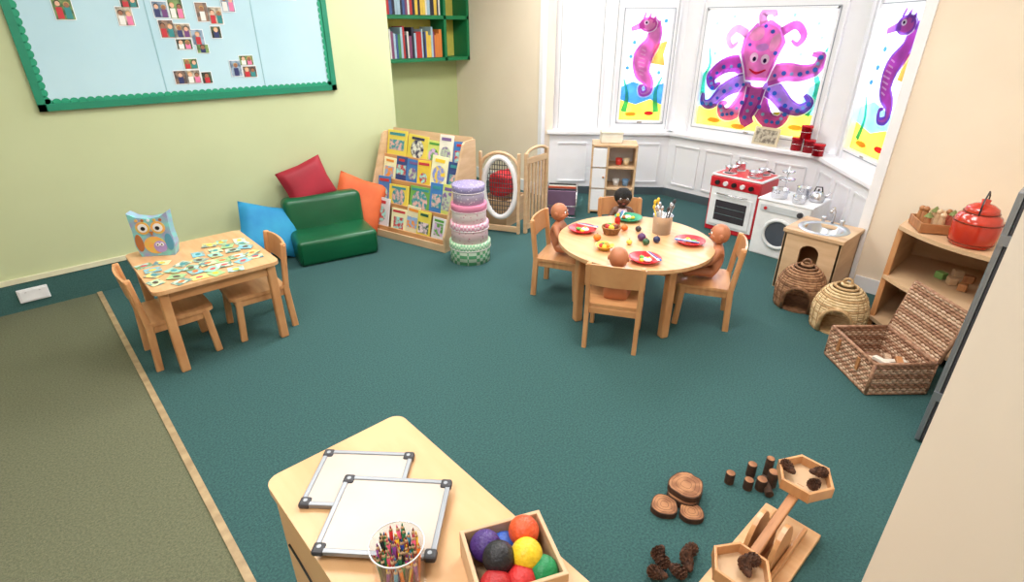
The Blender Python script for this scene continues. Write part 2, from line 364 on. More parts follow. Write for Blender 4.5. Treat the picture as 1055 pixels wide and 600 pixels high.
# ---------------- bookcase
def bookcase():
    q=B('book_display_rack');W=.88;D=.45;Hh=.83
    prof=[(0,0),(-D,0),(-D,.13),(-D+.02,.16),(-.16,Hh-.02),(-.13,Hh),(0,Hh)]
    for x in (0,W-.018):
        X=Matrix(((0,0,1,x),(1,0,0,0),(0,1,0,0),(0,0,0,1)))
        q.prism(prof,0,.018,pale,X)
    for i in range(4):
        z=.05+i*.185;y=-D+.03+i*.088
        q.box((W/2,y+.04,z),(W-.03,.09,.014),pale)
        q.box((W/2,y,z+.02),(W-.03,.012,.045),wood,.003)
        q.box((W/2,y+.11,z+.12),(W-.03,.012,.25),pale,rot=RX(-14))
        x=.024
        while x<W-.13:
            w=random.choice([.12,.14,.17,.2,.22]);h=random.uniform(.18,.27)
            if x+w>W-.02: w=W-.022-x
            c=random.choice([(245,240,225),(240,205,70),(70,130,200),(235,215,90),(120,180,90),(230,230,235),(250,245,200),(90,170,190),(60,80,140),(235,225,190),(215,225,120)])
            R=RX(-13)@RY(random.uniform(-3,3));dy=random.choice([0,.012,.02]);cc=Vector((x+w/2,y+.04+dy,z+.01+h/2))
            q.box(cc,(w,.010,h),col('cover%d_%d_%d'%c,c,.35),.002,rot=R)
            c2=random.choice([(40,90,70),(200,60,70),(250,210,60),(60,60,90),(130,100,160),(240,150,60),(90,160,70),(60,150,160)])
            am=mat('art%d_%d_%d'%c2,c2,.4,c2=tuple(int(255-k*.5) for k in c2),scale=32,lo=.42,hi=.58)
            hh=random.uniform(.35,.6);off=R@Vector((0,-.006,h*random.uniform(-.18,.0)));kk=random.random()
            if kk<.5: q.box(cc+off,(w*random.uniform(.6,.9),.002,h*hh),am,rot=R)
            else:
                rr=w*random.uniform(.28,.4);T=Matrix.Translation(cc+off)@R
                q.add([T@Vector((rr*math.cos(t*.5236),-.001,rr*1.1*math.sin(t*.5236))) for t in range(12)],[list(range(12))],am)
            off=R@Vector((0,-.0065,h*.36));q.box(cc+off,(w*random.uniform(.5,.85),.002,h*.10),col('title%d_%d_%d'%c2,c2,.4),rot=R)
            x+=w+random.uniform(-.005,.008)
    q.box((W/2,-.01,Hh/2),(W-.03,.015,Hh-.04),pale)
    q.box((W/2,-D+.01,.03),(W-.03,.015,.06),pale)
    q.done((2.545,4.31,0),-75)
bookcase()

# ---------------- round boxes stack
q=B('hat_box_stack');z=0
bm=[mat('box_green_lattice',(110,190,135),.6,c2=(225,240,220),scale=38,kind='checker'),mat('box_pink_floral',(240,205,212),.6,c2=(206,110,146),scale=34,kind='voronoi',lo=.1,hi=.3),mat('box_cream_floral',(244,228,226),.6,c2=(214,130,156),scale=44,kind='voronoi',lo=.1,hi=.3),mat('box_lavender_dot',(196,184,212),.6,c2=(245,240,248),scale=40,kind='voronoi',lo=.2,hi=.3)]
lids=[mat('lid_green',(140,205,160),.5,c2=(215,235,210),scale=60,kind='checker'),mat('lid_pink',(226,150,180),.5,c2=(240,220,228),scale=50,kind='checker'),mat('lid_pink2',(224,136,170),.5),mat('lid_lavender',(150,140,186),.5,c2=(222,216,234),scale=60,kind='voronoi',lo=.2,hi=.3)]
for i,(r,h) in enumerate(((.160,.165),(.148,.150),(.136,.142),(.122,.138))):
    q.lathe([(0,z),(r-.006,z),(r-.006,z+h-.05)],bm[i],seg=32)
    q.lathe([(r-.006,z+h-.055),(r,z+h-.055),(r,z+h-.004),(r-.004,z+h),(0,z+h)],lids[i],seg=32)
    q.tube([(r*math.cos(a*.2618),r*math.sin(a*.2618),z+h-.05) for a in range(24)],.003,col('box_rim',(245,235,235)),5,True)
    z+=h+.001
q.done((2.425,3.125,0))

# ---------------- cushions
def cushion(name,w,h,t,m,loc,R):
    q=B(name);n=14;vs=[];fs=[]
    for s in (1,-1):
        for i in range(n+1):
            for j in range(n+1):
                u=-1+2*i/n;v=-1+2*j/n
                k=((1-u**4)*(1-v**4));e=max(k,0)**.45
                pin=1-.07*(1-abs(v))*abs(u)**3;pin2=1-.07*(1-abs(u))*abs(v)**3
                vs.append((u*w/2*pin,s*t/2*e,v*h/2*pin2))
    o=(n+1)**2
    for i in range(n):
        for j in range(n):
            a=i*(n+1)+j;b=a+1;c=a+n+2;d=a+n+1
            fs.append([a,b,c,d]);fs.append([o+a,o+d,o+c,o+b])
    q.add(vs,fs,m,True);return q.done(loc,R=R)
q=B('foam_seat');W=.61
q.box((0,-.30,.10),(W,.40,.20),greenv,.035,seg=4);q.box((0,-.095,.215),(W,.19,.43),greenv,.05,rot=RX(-8),seg=4)
q.tube([(-W/2+.02,-.495,.03),(-W/2+.02,-.495,.17),(W/2-.02,-.495,.17),(W/2-.02,-.495,.03)],.005,greenv)
q.done((1.75,4.25,0),-11)
cushion('floor_cushion',.46,.40,.14,mat('blue_fabric',(40,146,190),.7,c2=(24,126,180),scale=6),(1.29,4.15,.23),RZ(10)@RX(-28)@RY(22))
cushion('floor_cushion',.38,.33,.12,mat('red_fabric',(160,20,44),.6,c2=(140,14,36),scale=6),(1.67,4.235,.51),RZ(-4)@RX(-14)@RY(-16))
cushion('floor_cushion',.42,.44,.13,mat('orange_fabric',(218,106,60),.7,c2=(204,92,48),scale=6),(2.06,4.18,.28),RZ(-14)@RX(-22)@RY(26))

# ---------------- chairs and tables
def chair(loc,rz,name='child_chair'):
    q=B(name);w=.31;d=.30;sh=.27;bh=.52
    for s in (-1,1):
        x=s*(w/2-.015)
        q.box((x,d/2+.0,sh/2),(.026,.036,sh+.02),wood,.006,rot=RX(3))
        q.box((x,d/2+.010,(sh+bh)/2),(.026,.032,bh-sh+.02),wood,.008,rot=RX(-6))
        q.box((x,-d/2+.02,sh/2-.005),(.026,.036,sh-.01),wood,.006,rot=RX(-4))
        q.box((x*.97,0,sh-.035),(.018,d-.04,.04),wood,.004)
    q.box((0,-d/2+.02,sh-.035),(w-.05,.016,.04),wood,.004);q.box((0,d/2-.01,sh-.035),(w-.05,.016,.04),wood,.004)
    poly=rrect(-w/2,-d/2-.015,w/2,d/2-.005,.035);q.prism(poly,sh-.012,sh+.006,wood)
    def slab(z0,z1,dep):
        vs=[];n=8
        for i in range(n+1):
            u=-1+2*i/n;x=u*(w/2+.004);y=d/2+.0+dep*(1-u*u)
            for (yy,zz) in ((y-.006,z0),(y+.006,z0),(y+.006+.016,z1-.012*u**4),(y-.006+.016,z1-.012*u**4)): vs.append((x,yy+.010,zz))
        fs=[[0,1,2,3],[4*n+3,4*n+2,4*n+1,4*n]]
        for i in range(n):
            for k in range(4): l=(k+1)%4;fs.append([4*i+k,4*i+4+k,4*i+4+l,4*i+l])
        q.add(vs,fs,wood)
    slab(bh-.12,bh+.008,.02)
    q.done(loc,rz)
chair((.40,3.16,0),90);chair((.82,3.16,0),-92)
chair((2.30,1.63,0),121);chair((2.54,2.26,0),26);chair((2.90,1.42,0),-150);chair((3.05,2.17,0),-45)
q=B('child_table')
q.prism(rrect(.30,2.885,.915,3.56,.04),.462,.482,woodx)
for x in (.345,.87):
    for y in (2.93,3.515): q.box((x,y,.231),(.045,.045,.462),wood,.008)
for y in (2.93,3.515): q.box((.607,y,.43),(.48,.02,.06),wood,.003)
for x in (.345,.87): q.box((x,3.222,.43),(.02,.55,.06),wood,.003)
q.done()
q=B('puzzle_cards')
cc=[(150,205,190),(205,222,170),(236,214,130),(130,190,205),(180,215,205),(215,225,200),(160,200,140)]
k=0
for i in range(7):
    for j in range(6):
        x=.355+.082*i+random.uniform(-.015,.015);y=2.93+.088*j+random.uniform(-.02,.02)
        if (x<.60 and y>3.30) or random.random()<.10: continue
        k+=1;c=cc[k%7];R=RZ(random.uniform(0,180));z=.484+.0013*(k%4)
        q.box((x,y,z),(.078,.062,.002),mat('card%d_%d_%d'%c,c,.4,c2=tuple(int(e*.72) for e in cc[(k+2)%7]),scale=26,lo=.42,hi=.52),rot=R)
        T=Matrix.Translation((x,y,z+.0012))@R;cm=col('card_spot%d'%(k%5),[(230,120,60),(90,70,60),(70,150,160),(240,200,60),(200,80,90)][k%5])
        q.add([T@Vector((.018*math.cos(t*.785),.014*math.sin(t*.785),0)) for t in range(8)],[list(range(8))],cm)
q.done()
q=B('owl_puzzle_box')
tealp=mat('owl_teal',(120,200,195),.45,c2=(150,150,190),scale=24);op=mat('owl_orange',(232,160,90),.5,c2=(210,190,90),scale=30);br=col('owl_brown',(180,110,60))
def YZ(q,poly,y0,y1,m): q.prism([(p[0],p[1]) for p in poly],y0,y1,m,Matrix(((1,0,0,0),(0,0,-1,0),(0,1,0,0),(0,0,0,1))))
YZ(q,[(-.085,0),(.085,0),(.1,.06),(.095,.15),(.1,.25),(.06,.225),(0,.215),(-.06,.225),(-.1,.25),(-.095,.15),(-.1,.06)],-.03,.03,tealp)
def disc(x,z,r,y,m,rz=None): YZ(q,[(x+r*math.cos(t*math.pi/10),z+(rz or r)*math.sin(t*math.pi/10)) for t in range(20)],y,y+.002,m)
disc(-.038,.165,.036,.03,op);disc(.038,.165,.036,.03,op);disc(-.038,.165,.024,.032,whitep);disc(.038,.165,.024,.032,whitep);disc(-.036,.163,.011,.034,black);disc(.036,.163,.011,.034,black)
YZ(q,[(-.012,.145),(.012,.145),(0,.12)],.032,.036,br);disc(0,.065,.055,.03,op,.05)
disc(.025,.055,.032,.032,col('owl_lilac',(170,150,210)),.034);disc(.015,.068,.010,.034,whitep);disc(.036,.068,.010,.034,whitep);disc(.015,.068,.004,.036,black);disc(.036,.068,.004,.036,black)
disc(-.075,.08,.02,.03,br,.05);disc(.075,.08,.02,.03,col('owl_blue',(80,150,180)),.05)
for k in range(5): disc(-.06+.03*k,.208,.008,.03,[op,br,whitep,op,br][k])
q.done((.455,3.43,.483),-32)

# round table
TC=(2.645,1.775);q=B('round_table');TR=.465
circ=[(TR*math.cos(t*math.pi/32),TR*math.sin(t*math.pi/32)) for t in range(64)]
q.prism(circ,.460,.480,woodx)
q.prism([(x*.995,y*.995) for x,y in circ],.455,.460,wood)
for a in (160,250,340,70):
    t=math.radians(a);q.box((.37*math.cos(t),.37*math.sin(t),.227),(.05,.05,.455),wood,.01,rot=RZ(a))
for a in (205,295,25,115):
    t=math.radians(a);q.box((.262*math.cos(t),.262*math.sin(t),.42),(.02,.46,.06),wood,.003,rot=RZ(a))
q.done((*TC,0))
TZ=.4805
def plate(x,y,c,r=.085,food=True):
    q=B('toy_plate_of_food');m=col('plate%d_%d_%d'%c,c,.3)
    q.lathe([(0,.004),(r*.6,.004),(r,.024),(r+.005,.024),(r*.62,0),(0,0)],m,seg=28)
    q.sph((.015,.01,.014),(.026,.024,.012),col('egg',(250,245,235)));q.sph((.015,.01,.022),(.010,.010,.007),col('yolk',(240,190,50)))
    q.sph((-.02,-.01,.014),(.022,.014,.01),col('lettuce',(90,170,70)))
    q.sph((0,.03,.014),(.016,.014,.012),col('tomato',(225,120,60)));q.sph((.02,-.025,.014),(.016,.012,.01),col('cheese',(245,205,70)))
    for d,mm in ((.0,whitep),(.012,col('cutlery_blue',(60,110,190)))):
        q.tube([(-.065,.03+d,.028),(.05,.05+d,.03)],.0035,mm);q.sph((.06,.052+d,.031),(.016,.008,.004),mm)
    q.done((x,y,TZ),random.uniform(0,360))
plate(2.52,2.09,(215,35,45));plate(2.41,1.54,(215,35,45));plate(2.84,1.52,(215,35,45));plate(2.92,2.03,(40,150,110),.088)
q=B('utensil_pot');q.lathe([(0,0),(.056,0),(.060,.115),(.063,.117),(.055,.112),(.052,.005),(0,.005)],steel,seg=28)
for i in range(13):
    a=random.uniform(0,6.28);r=.03;dx=.06*math.cos(a);dy=.06*math.sin(a);h=random.uniform(.15,.19)
    m=[steel,steel,col('ut_yellow',(240,200,60)),steel,dgrey][i%5]
    q.tube([(r*.5*math.cos(a),r*.5*math.sin(a),.01),(dx,dy,h)],.004,m);q.sph((dx,dy,h+.01),(.012,.009,.016),m)
q.done((2.87,1.74,TZ))
q=B('toy_food_basket');wk=mat('wicker_brown',(170,120,72),.7,c2=(120,78,44),scale=60)
for k in range(6): q.tube([((.042+.003*k)*math.cos(t*.262),(.042+.003*k)*math.sin(t*.262),.005+.008*k) for t in range(24)],.005,wk,6,True)
q.cyl((0,0,0),.042,.006,wk)
for i,c in enumerate([(235,140,40),(90,160,60),(210,50,50),(240,210,70),(120,60,40)]): q.sph((.024*math.cos(i*1.26),.024*math.sin(i*1.26),.045),.019,col('fruit%d'%i,c))
q.done((2.62,1.94,TZ))
q=B('toy_serving_bowl');q.lathe([(0,0),(.03,0),(.055,.03),(.058,.03),(.05,.024),(.03,.006),(0,.006)],col('bowl_yellow',(238,200,90),.3),seg=28)
for i in range(5): q.sph((.02*math.cos(i*1.26),.02*math.sin(i*1.26),.024),.014,col('fruit%d'%(i%4),(235,140,40)))
q.done((2.38,1.80,TZ))
q=B('toy_fruit')
for x,y,c,r in [(2.46,1.92,(235,130,40),.024),(2.66,1.74,(90,50,100),.026),(2.62,1.68,(50,90,60),.022),(2.70,1.66,(40,50,90),.022),(2.55,1.75,(240,215,90),.018),(2.73,1.92,(230,120,50),.022),(2.78,1.85,(60,50,50),.02),(2.36,1.68,(240,150,60),.018)]:
    q.sph((x,y,TZ+r*.9),(r,r,r*.9),col('tf%d_%d_%d'%c,c,.35));q.tube([(x,y,TZ+r*1.7),(x+.003,y,TZ+r*1.7+.008)],.002,bark)
q.done()
q=B('toy_sauce_bottle');q.lathe([(0,0),(.018,0),(.018,.05),(.008,.065),(.008,.075),(0,.078)],col('sauce',(200,40,30)));q.lathe([(.01,.07),(.01,.085),(0,.09)],col('saucecap',(240,200,40)));q.done((2.76,2.0,TZ))

# dolls
def doll(loc,rz,skin,hair=None,cloth=None,off=.055,lean=0):
    q=B('baby_doll');m=mat('doll_skin%d_%d_%d'%skin,skin,.45);q.M=Matrix.Translation((0,off,0))@RX(lean)
    V=[(0,0,.05),(0,.005,.12),(0,.005,.19),(0,0,.225),
       (.055,0,.185),(.09,-.03,.13),(.085,-.075,.10),(-.055,0,.185),(-.09,-.03,.13),(-.085,-.075,.10),
       (.04,-.02,.04),(.055,-.10,.045),(.055,-.155,.02),(.055,-.18,.04),(-.04,-.02,.04),(-.055,-.10,.045),(-.055,-.155,.02),(-.055,-.18,.04)]
    E=[(0,1),(1,2),(2,3),(2,4),(4,5),(5,6),(2,7),(7,8),(8,9),(0,10),(10,11),(11,12),(12,13),(0,14),(14,15),(15,16),(16,17)]
    R=[.05,.055,.045,.025,.026,.022,.014,.026,.022,.014,.034,.028,.018,.014,.034,.028,.018,.014]
    q.skin(V,E,R,m)
    for s in (1,-1):
        hx,hy,hz=s*.085,-.082,.098
        for k in range(4): q.tube([(hx+(k-1.5)*.007,hy,hz),(hx+(k-1.5)*.009,hy-.014,hz-.001),(hx+(k-1.5)*.009,hy-.02-(k in(1,2))*.003,hz-.007)],[.0042,.004,.003],m)
        q.tube([(hx-s*.01,hy+.006,hz),(hx-s*.02,hy-.004,hz+.002),(hx-s*.022,hy-.012,hz)],[.005,.0045,.003],m)
    q.sph((0,0,.275),(.052,.056,.060),m,24)
    q.sph((.022,-.034,.262),(.022,.02,.02),m);q.sph((-.022,-.034,.262),(.022,.02,.02),m)
    q.sph((0,-.058,.268),(.007,.008,.006),m)
    for s in (1,-1):
        q.sph((s*.021,-.049,.283),(.0095,.006,.008),whitep);q.sph((s*.021,-.0545,.283),(.005,.003,.0055),black)
        q.sph((s*.053,.004,.272),(.006,.012,.015),m)
        q.tube([(s*.012,-.053,.297),(s*.03,-.049,.297)],.0016,bark)
    q.sph((0,-.054,.250),(.011,.005,.004),col('doll_lips',(170,80,70)))
    if hair: q.lathe([(.0,.068),(.034,.06),(.056,.036),(.064,.008),(.056,-.022)],mat('doll_hair',hair,.8,bump=.8,bscale=90),(0,.008,.280),24)
    if cloth:
        cm=col('doll_cloth%d_%d_%d'%cloth,cloth,.8)
        q.lathe([(.062,.045),(.066,.08),(.064,.13),(.058,.17),(.035,.205)],cm,(0,.003,0),24)
    q.done((loc[0],loc[1],loc[2]),rz)
sk=(186,118,82);SZ=.282
doll((2.54,2.26,SZ),26,sk,off=.04);doll((2.30,1.63,SZ-.03),121,sk,off=.06);doll((2.90,1.42,SZ),-150,sk,off=.045);doll((3.05,2.17,SZ),-45,(100,64,46),(18,14,14),(230,200,210))

# ---------------- play panels + red cushion
q=B('playhouse_panel')
w=.34;Hh=.70
for x in (0,w): q.box((x,0,Hh/2),(.025,.03,Hh),pale,.005)
q.box((w/2,0,.04),(w,.025,.05),pale,.004)
ov=[(w/2+.145*math.cos(t*math.pi/18),0,.40+.26*math.sin(t*math.pi/18)) for t in range(36)]
q.tube(ov,.024,white,8,True)
q.tube([(0,0,.55)]+[(w/2-.17*math.cos(t*math.pi/10),0,.55+.15*math.sin(t*math.pi/10)) for t in range(11)]+[(w,0,.55)],.014,pale,6)
for i in range(13):
    u=-.9+.15*i;zz=.26*math.sqrt(1-u*u)*.97;q.tube([(w/2+.145*u,0,.4-zz),(w/2+.145*u,0,.4+zz)],.0035,dgrey,4)
    xx=.145*math.sqrt(1-u*u)*.97;q.tube([(w/2-xx,0,.4+.26*u),(w/2+xx,0,.4+.26*u)],.0035,dgrey,4)
q.done((2.91,3.57,0),-60)
q=B('playhouse_gate')
w=.30
for x in (0,w): q.box((x,0,.35),(.03,.03,.70),pale,.005)
q.box((w/2,0,.06),(w,.025,.05),pale,.004);q.box((w/2,0,.63),(w,.025,.05),pale,.004)
q.tube([(w/2-w/2*math.cos(t*math.pi/10),0,.68+.05*math.sin(t*math.pi/10)) for t in range(11)],.014,pale,6)
for i in range(5): q.box((.05*(i+1),0,.35),(.028,.014,.56),pale,.004)
q.done((3.14,3.25,0),10)
q=B('toy_crate');q.box((0,0,.01),(.34,.3,.02),pale)
for s in (-1,1): q.box((s*.165,0,.12),(.012,.3,.24),pale,.003);q.box((0,s*.145,.12),(.34,.012,.24),pale,.003)
q.done((3.24,3.66,0),15)
cushion('red_ball_cushion',.24,.22,.22,mat('red_ball',(205,30,44),.6),(3.24,3.66,.352),RZ(20))

q=B('play_dresser');w=.42;d=.28;h=.66
for x in (-w/2+.01,w/2-.01,-.06): q.box((x,0,h/2),(.02,d,h),pale,.003)
for z in (.03,.25,.45,h-.01): q.box((0,0,z),(w,d,.02),pale,.003)
q.box((0,d/2-.006,h/2),(w,.012,h),white)
q.box((-w/2+.075,-d/2+.008,h/2),(.13,.016,h-.06),white,.004)
q.sph((-w/2+.12,-d/2-.006,.36),.01,dwood)
for i,(x,z,c) in enumerate([(.05,.46,(220,60,50)),(.12,.46,(240,220,180)),(.04,.26,(230,230,230)),(.13,.26,(120,160,200)),(.08,.05,(200,180,140))]):
    q.lathe([(0,0),(.026,0),(.032,.06),(.028,.06),(.02,.01),(0,.01)],col('cup%d'%i,c),(x,-.03,z))
q.done((4.23,3.18,0),-50)
q=B('storage_tin');q.box((0,0,.045),(.2,.14,.09),col('tin_cream',(232,228,214)),.01);q.box((0,0,.094),(.206,.146,.016),col('tin_lid',(214,206,186)),.005);q.done((4.21,3.21,.661),-45)
q=B('magazine_rack')
for i in range(7): q.box((0,-.12+.04*i,.14),(.26,.012,.24+.02*(i%3)),col('mag%d'%i,[(130,100,130),(60,60,70),(200,90,60),(90,120,150),(240,235,220),(80,80,80),(150,60,60)][i]),rot=RX(8))
for x in (-.14,.14): q.tube([(x,-.16,.005),(x,-.17,.2),(x,0,.3),(x,.17,.2),(x,.16,.005)],.006,steel)
for y in (-.165,.165): q.tube([(-.14,y,.12),(.14,y,.12)],.005,steel);q.tube([(-.14,y,.01),(.14,y,.01)],.005,steel)
q.done((3.80,3.43,0),-50)

# stove
q=B('play_stove');w=.44;d=.34;h=.49
q.box((0,0,h/2),(w,d,h),col('stove_red',(206,36,48),.35),.012)
q.box((0,-d/2-.003,.26),(w-.03,.012,.43),whitep,.006)
q.box((0,-d/2-.012,.20),(w-.08,.012,.27),whitep,.008);q.box((0,-d/2-.019,.20),(w-.16,.004,.18),mat('oven_glass',(62,56,60),.15),.002)
q.tube([(-.13,-d/2-.02,.345),(-.13,-d/2-.045,.35),(.13,-d/2-.045,.35),(.13,-d/2-.02,.345)],.007,steel)
for z in (.17,.23): q.box((0,-d/2-.022,z),(w-.18,.002,.004),steel)
q.box((0,-d/2-.006,.44),(w,.02,.085),col('stove_red',(206,36,48),.35),.006)
for i in range(5): q.cyl((-.15+.075*i,-d/2-.016,.44),.019,.022,whitep if i%2 else black,X=RX(90))
q.box((0,0,h+.006),(w+.01,d+.01,.016),whitep,.004);q.box((0,0,h+.015),(w-.03,d-.03,.004),col('stove_top_red',(226,70,76),.3),.001)
for x in (-.11,.11):
    for y in (-.08,.08): q.cyl((x,y,h+.016),.06,.004,whitep);q.cyl((x,y,h+.019),.045,.003,dgrey)
q.done((4.62,2.05,0),-90)
def pot(x,y,z,r,h,name='toy_saucepan',m=None,handle=0,rz=0):
    q=B(name);m=m or steel
    q.lathe([(0,0),(r*.95,0),(r,.01),(r,h),(r+.004,h+.002),(r-.003,h),(r-.004,.004),(0,.004)],m,seg=24)
    if handle: q.tube([(r,0,h*.8),(r+handle*.5,0,h*.9),(r+handle,0,h*.85)],.006,black)
    else:
        for s in (1,-1): q.tube([(s*r,-.02,h*.7),(s*(r+.02),-.012,h*.75),(s*(r+.02),.012,h*.75),(s*r,.02,h*.7)],.004,m)
    q.done((x,y,z),rz)
pot(4.55,2.16,.513,.05,.05,handle=.09,rz=200);pot(4.55,1.94,.513,.055,.045);pot(4.70,2.15,.513,.045,.06);pot(4.71,1.94,.513,.05,.04,handle=.08,rz=-120)
q=B('toy_washing_machine');w=.40;d=.36;h=.44
q.box((0,0,h/2),(w,d,h),whitep,.012);q.box((0,0,h+.006),(w+.01,d+.01,.014),white,.004)
q.tube([(.11*math.cos(t*math.pi/16),-d/2-.008,.20+.11*math.sin(t*math.pi/16)) for t in range(32)],.014,col('washer_ring',(225,228,230)),8,True)
q.cyl((0,-d/2-.001,.20),.1,.006,mat('washer_glass',(80,84,94),.1),X=RX(90),seg=32)
q.box((-.02,-d/2-.004,.385),(.3,.006,.05),col('washer_panel',(205,210,215)));q.cyl((.13,-d/2,.385),.02,.02,dgrey,X=RX(90));q.cyl((-.13,-d/2,.385),.012,.016,red,X=RX(90))
q.done((4.38,1.53,0),-90)
pot(4.30,1.62,.454,.06,.07);pot(4.27,1.46,.454,.045,.05);pot(4.44,1.50,.454,.05,.08)
q=B('toy_kettle');q.lathe([(0,0),(.05,0),(.056,.03),(.04,.07),(.02,.08),(0,.082)],steel);q.tube([(.04,0,.03),(.07,0,.05),(.085,0,.075)],[.01,.007,.005],steel);q.tube([(-.03,0,.07),(-.02,0,.11),(.02,0,.11),(.03,0,.07)],.005,black);q.sph((0,0,.088),.008,black);q.done((4.41,1.385,.454),-60)
q=B('toy_cake_stand')
for z,r in ((.10,.06),(.16,.045)): q.lathe([(0,z),(r,z),(r+.004,z+.008),(r,z-.003),(0,z-.003)],steel)
q.tube([(0,0,0),(0,0,.21)],.005,steel);q.lathe([(0,0),(.045,0),(.02,.01),(0,.012)],steel);q.done((4.49,1.66,.454))
# sink unit
q=B('play_sink_unit');w=.36;d=.36;h=.42
for s in (-1,1): q.box((s*(w/2-.01),0,h/2),(.02,d,h),pale,.004)
q.box((0,d/2-.01,h/2),(w,.02,h),wood)
X=Matrix(((1,0,0,0),(0,0,1,-d/2),(0,1,0,0),(0,0,0,1)))
q.prism([(-w/2,0),(-.06,0),(-.06,h),(-w/2,h)],0,.016,pale,X);q.prism([(.06,0),(w/2,0),(w/2,h),(.06,h)],0,.016,pale,X);q.prism([(-.06,0),(.06,0),(.06,.2),(-.06,.2)],0,.016,pale,X)
a=[(-.06,.30)]+[(-.06*math.cos(t*math.pi/12),.30+.05*math.sin(t*math.pi/12)) for t in range(13)]+[(.06,.30)]
for i in range(1,len(a)-2): q.prism([a[i],a[i+1],(a[i+1][0],h),(a[i][0],h)],0,.016,pale,X)
q.box((0,0,.05),(w-.03,d-.03,.015),pale)
for c,dd in (((0,-.155,h),(w+.02,.07,.025)),((0,.14,h),(w+.02,.10,.025)),((-.15,-.015,h),(.08,.24,.025)),((.15,-.015,h),(.08,.24,.025))): q.box(c,dd,pale,.003)
sb=mat('sink_steel',(190,194,200),.3,metal=.8)
q.lathe([(.158,.0135),(.155,.0165),(.125,.0165),(.115,.012),(.10,-.05),(.05,-.07),(0,-.07)],sb,(0,-.01,h),32)
q.tube([(0,.13,h+.01),(0,.13,h+.10),(0,.10,h+.13),(0,.06,h+.12),(0,.055,h+.10)],.009,steel,8)
for s in (-1,1): q.cyl((s*.06,.135,h+.01),.012,.03,steel);q.sph((s*.06,.135,h+.045),(.018,.018,.008),steel)
q.done((3.88,1.125,0),-90)

q=B('red_canisters')
rm=mat('red_metal',(190,16,36),.25,metal=.4)
for x,y,z,h,r in ((5.12,1.88,.668,.11,.045),(5.10,1.77,.668,.11,.045),(5.02,1.66,.668,.10,.045),(5.11,1.82,.779,.11,.045)):
    q.lathe([(0,0),(r,0),(r,h-.02),(r+.003,h-.02),(r+.003,h-.004),(r,h),(0,h)],rm,(x,y,z));q.tube([(x+r*math.cos(t*.5),y+r*math.sin(t*.5),z+h*.5) for t in range(13)],.002,steel)
q.done()
q=B('picture_card');q.box((0,0,.08),(.24,.01,.16),col('card_beige',(214,200,170)),rot=RX(-10));q.box((0,-.007,.08),(.2,.002,.12),phm[2],rot=RX(-10));q.box((0,.05,.035),(.02,.1,.01),pale,rot=RX(-45));q.done((5.12,2.16,.668),-95)

# ---------------- wicker pods
def pod(loc,rz,m,m2,r,h,knob):
    q=B('wicker_pod_house');n=22
    def rad(t): return r*(1-.06*(1-t/.35)) if t<.35 else r*math.sqrt(max(0,1-((t-.35)/.66)**2))
    for k in range(n):
        t=k/(n-1);z=.008+t*(h-.01);R=max(rad(t),.006)
        door=0
        if z<h*.55:
            zz=z/(h*.55);door=.60*math.sqrt(max(0,1-max(0,(zz-.35)/.65)**2))
        mm=m if k%4 else m2
        if door>.08:
            a0=-math.pi/2+door;a1=1.5*math.pi-door;N=30
            q.tube([((R+.003*((i+k)%2))*math.cos(a0+(a1-a0)*i/N),(R+.003*((i+k)%2))*math.sin(a0+(a1-a0)*i/N),z) for i in range(N+1)],.0085,mm,6)
        else:
            q.tube([((R+.003*((i+k)%2))*math.cos(2*math.pi*i/30),(R+.003*((i+k)%2))*math.sin(2*math.pi*i/30),z) for i in range(30)],.0085,mm,6,True)
    for k in range(18):
        a=-math.pi/2+.72+k*(2*math.pi-1.44)/17
        q.tube([((rad(t)+.009)*math.cos(a),(rad(t)+.009)*math.sin(a),.008+t*(h-.01)) for t in (0,.12,.24,.36,.5,.62,.74,.85,.93)],.0028,m2,5)
    pts=[]
    for i in range(17):
        a=math.pi*i/16;ww=.60*math.cos(a);z=.01+h*.56*min(1,math.sin(a)**.6)
        R=rad(z/h)+.006;pts.append((R*math.sin(ww),-R*math.cos(ww),z))
    q.tube(pts,.011,m2,6);q.cyl((0,0,0),r*.9,.008,m2)
    if knob: q.tube([(.022*math.cos(t*math.pi/6),0,h+.012+.022*math.sin(t*math.pi/6)) for t in range(12)],.008,m2,6,True)
    q.done(loc,rz)
w1=mat('wicker_tan',(178,136,102),.75,c2=(138,98,68),scale=40);w2=mat('wicker_dark',(138,98,68),.75,c2=(108,74,50),scale=40)
w3=mat('wicker_cream',(224,200,158),.75,c2=(200,170,124),scale=40);w4=mat('wicker_cream_dark',(196,162,118),.75,c2=(170,136,94),scale=40)
pod((3.525,1.065,0),-75,w1,w2,.142,.29,True);pod((3.40,.785,0),-78,w3,w4,.143,.29,True)

# ---------------- corner shelf
q=B('corner_shelf_unit')
A=Vector((3.55,.66));Bp=Vector((3.33,.20))
front=[]
for i in range(11):
    t=i/10;p=A.lerp(Bp,t);n=Vector((-.92,.40))
    p=p+n*(.05*math.sin(math.pi*t));front.append((p.x,p.y))
poly=front+[(3.36,.08),(4.06,.08),(4.06,.66)]
for z in (.06,.33,.63): q.prism(poly,z,z+.022,pale)
q.box((3.81,.65,.32),(.50,.02,.64),pale);q.box((3.72,.09,.32),(.66,.02,.64),pale);q.box((4.05,.37,.32),(.02,.58,.64),pale)
q.box((3.565,.648,.32),(.03,.03,.64),wood,.006);q.box((3.36,.185,.32),(.03,.03,.64),wood,.006)
q.done()
for zz in (.084,.354):
    q=B('wooden_block_toy')
    for i in range(5):
        q.box((3.62+.05*i,.30+.06*(i%3),zz+.020),(.05,.04,.04),[dwood,pale,col('blk',(120,160,90))][i%3],.004,rot=RZ(30*i))
    q.done()
q=B('wooden_village_tray')
q.box((0,0,.012),(.26,.18,.02),dwood,.004)
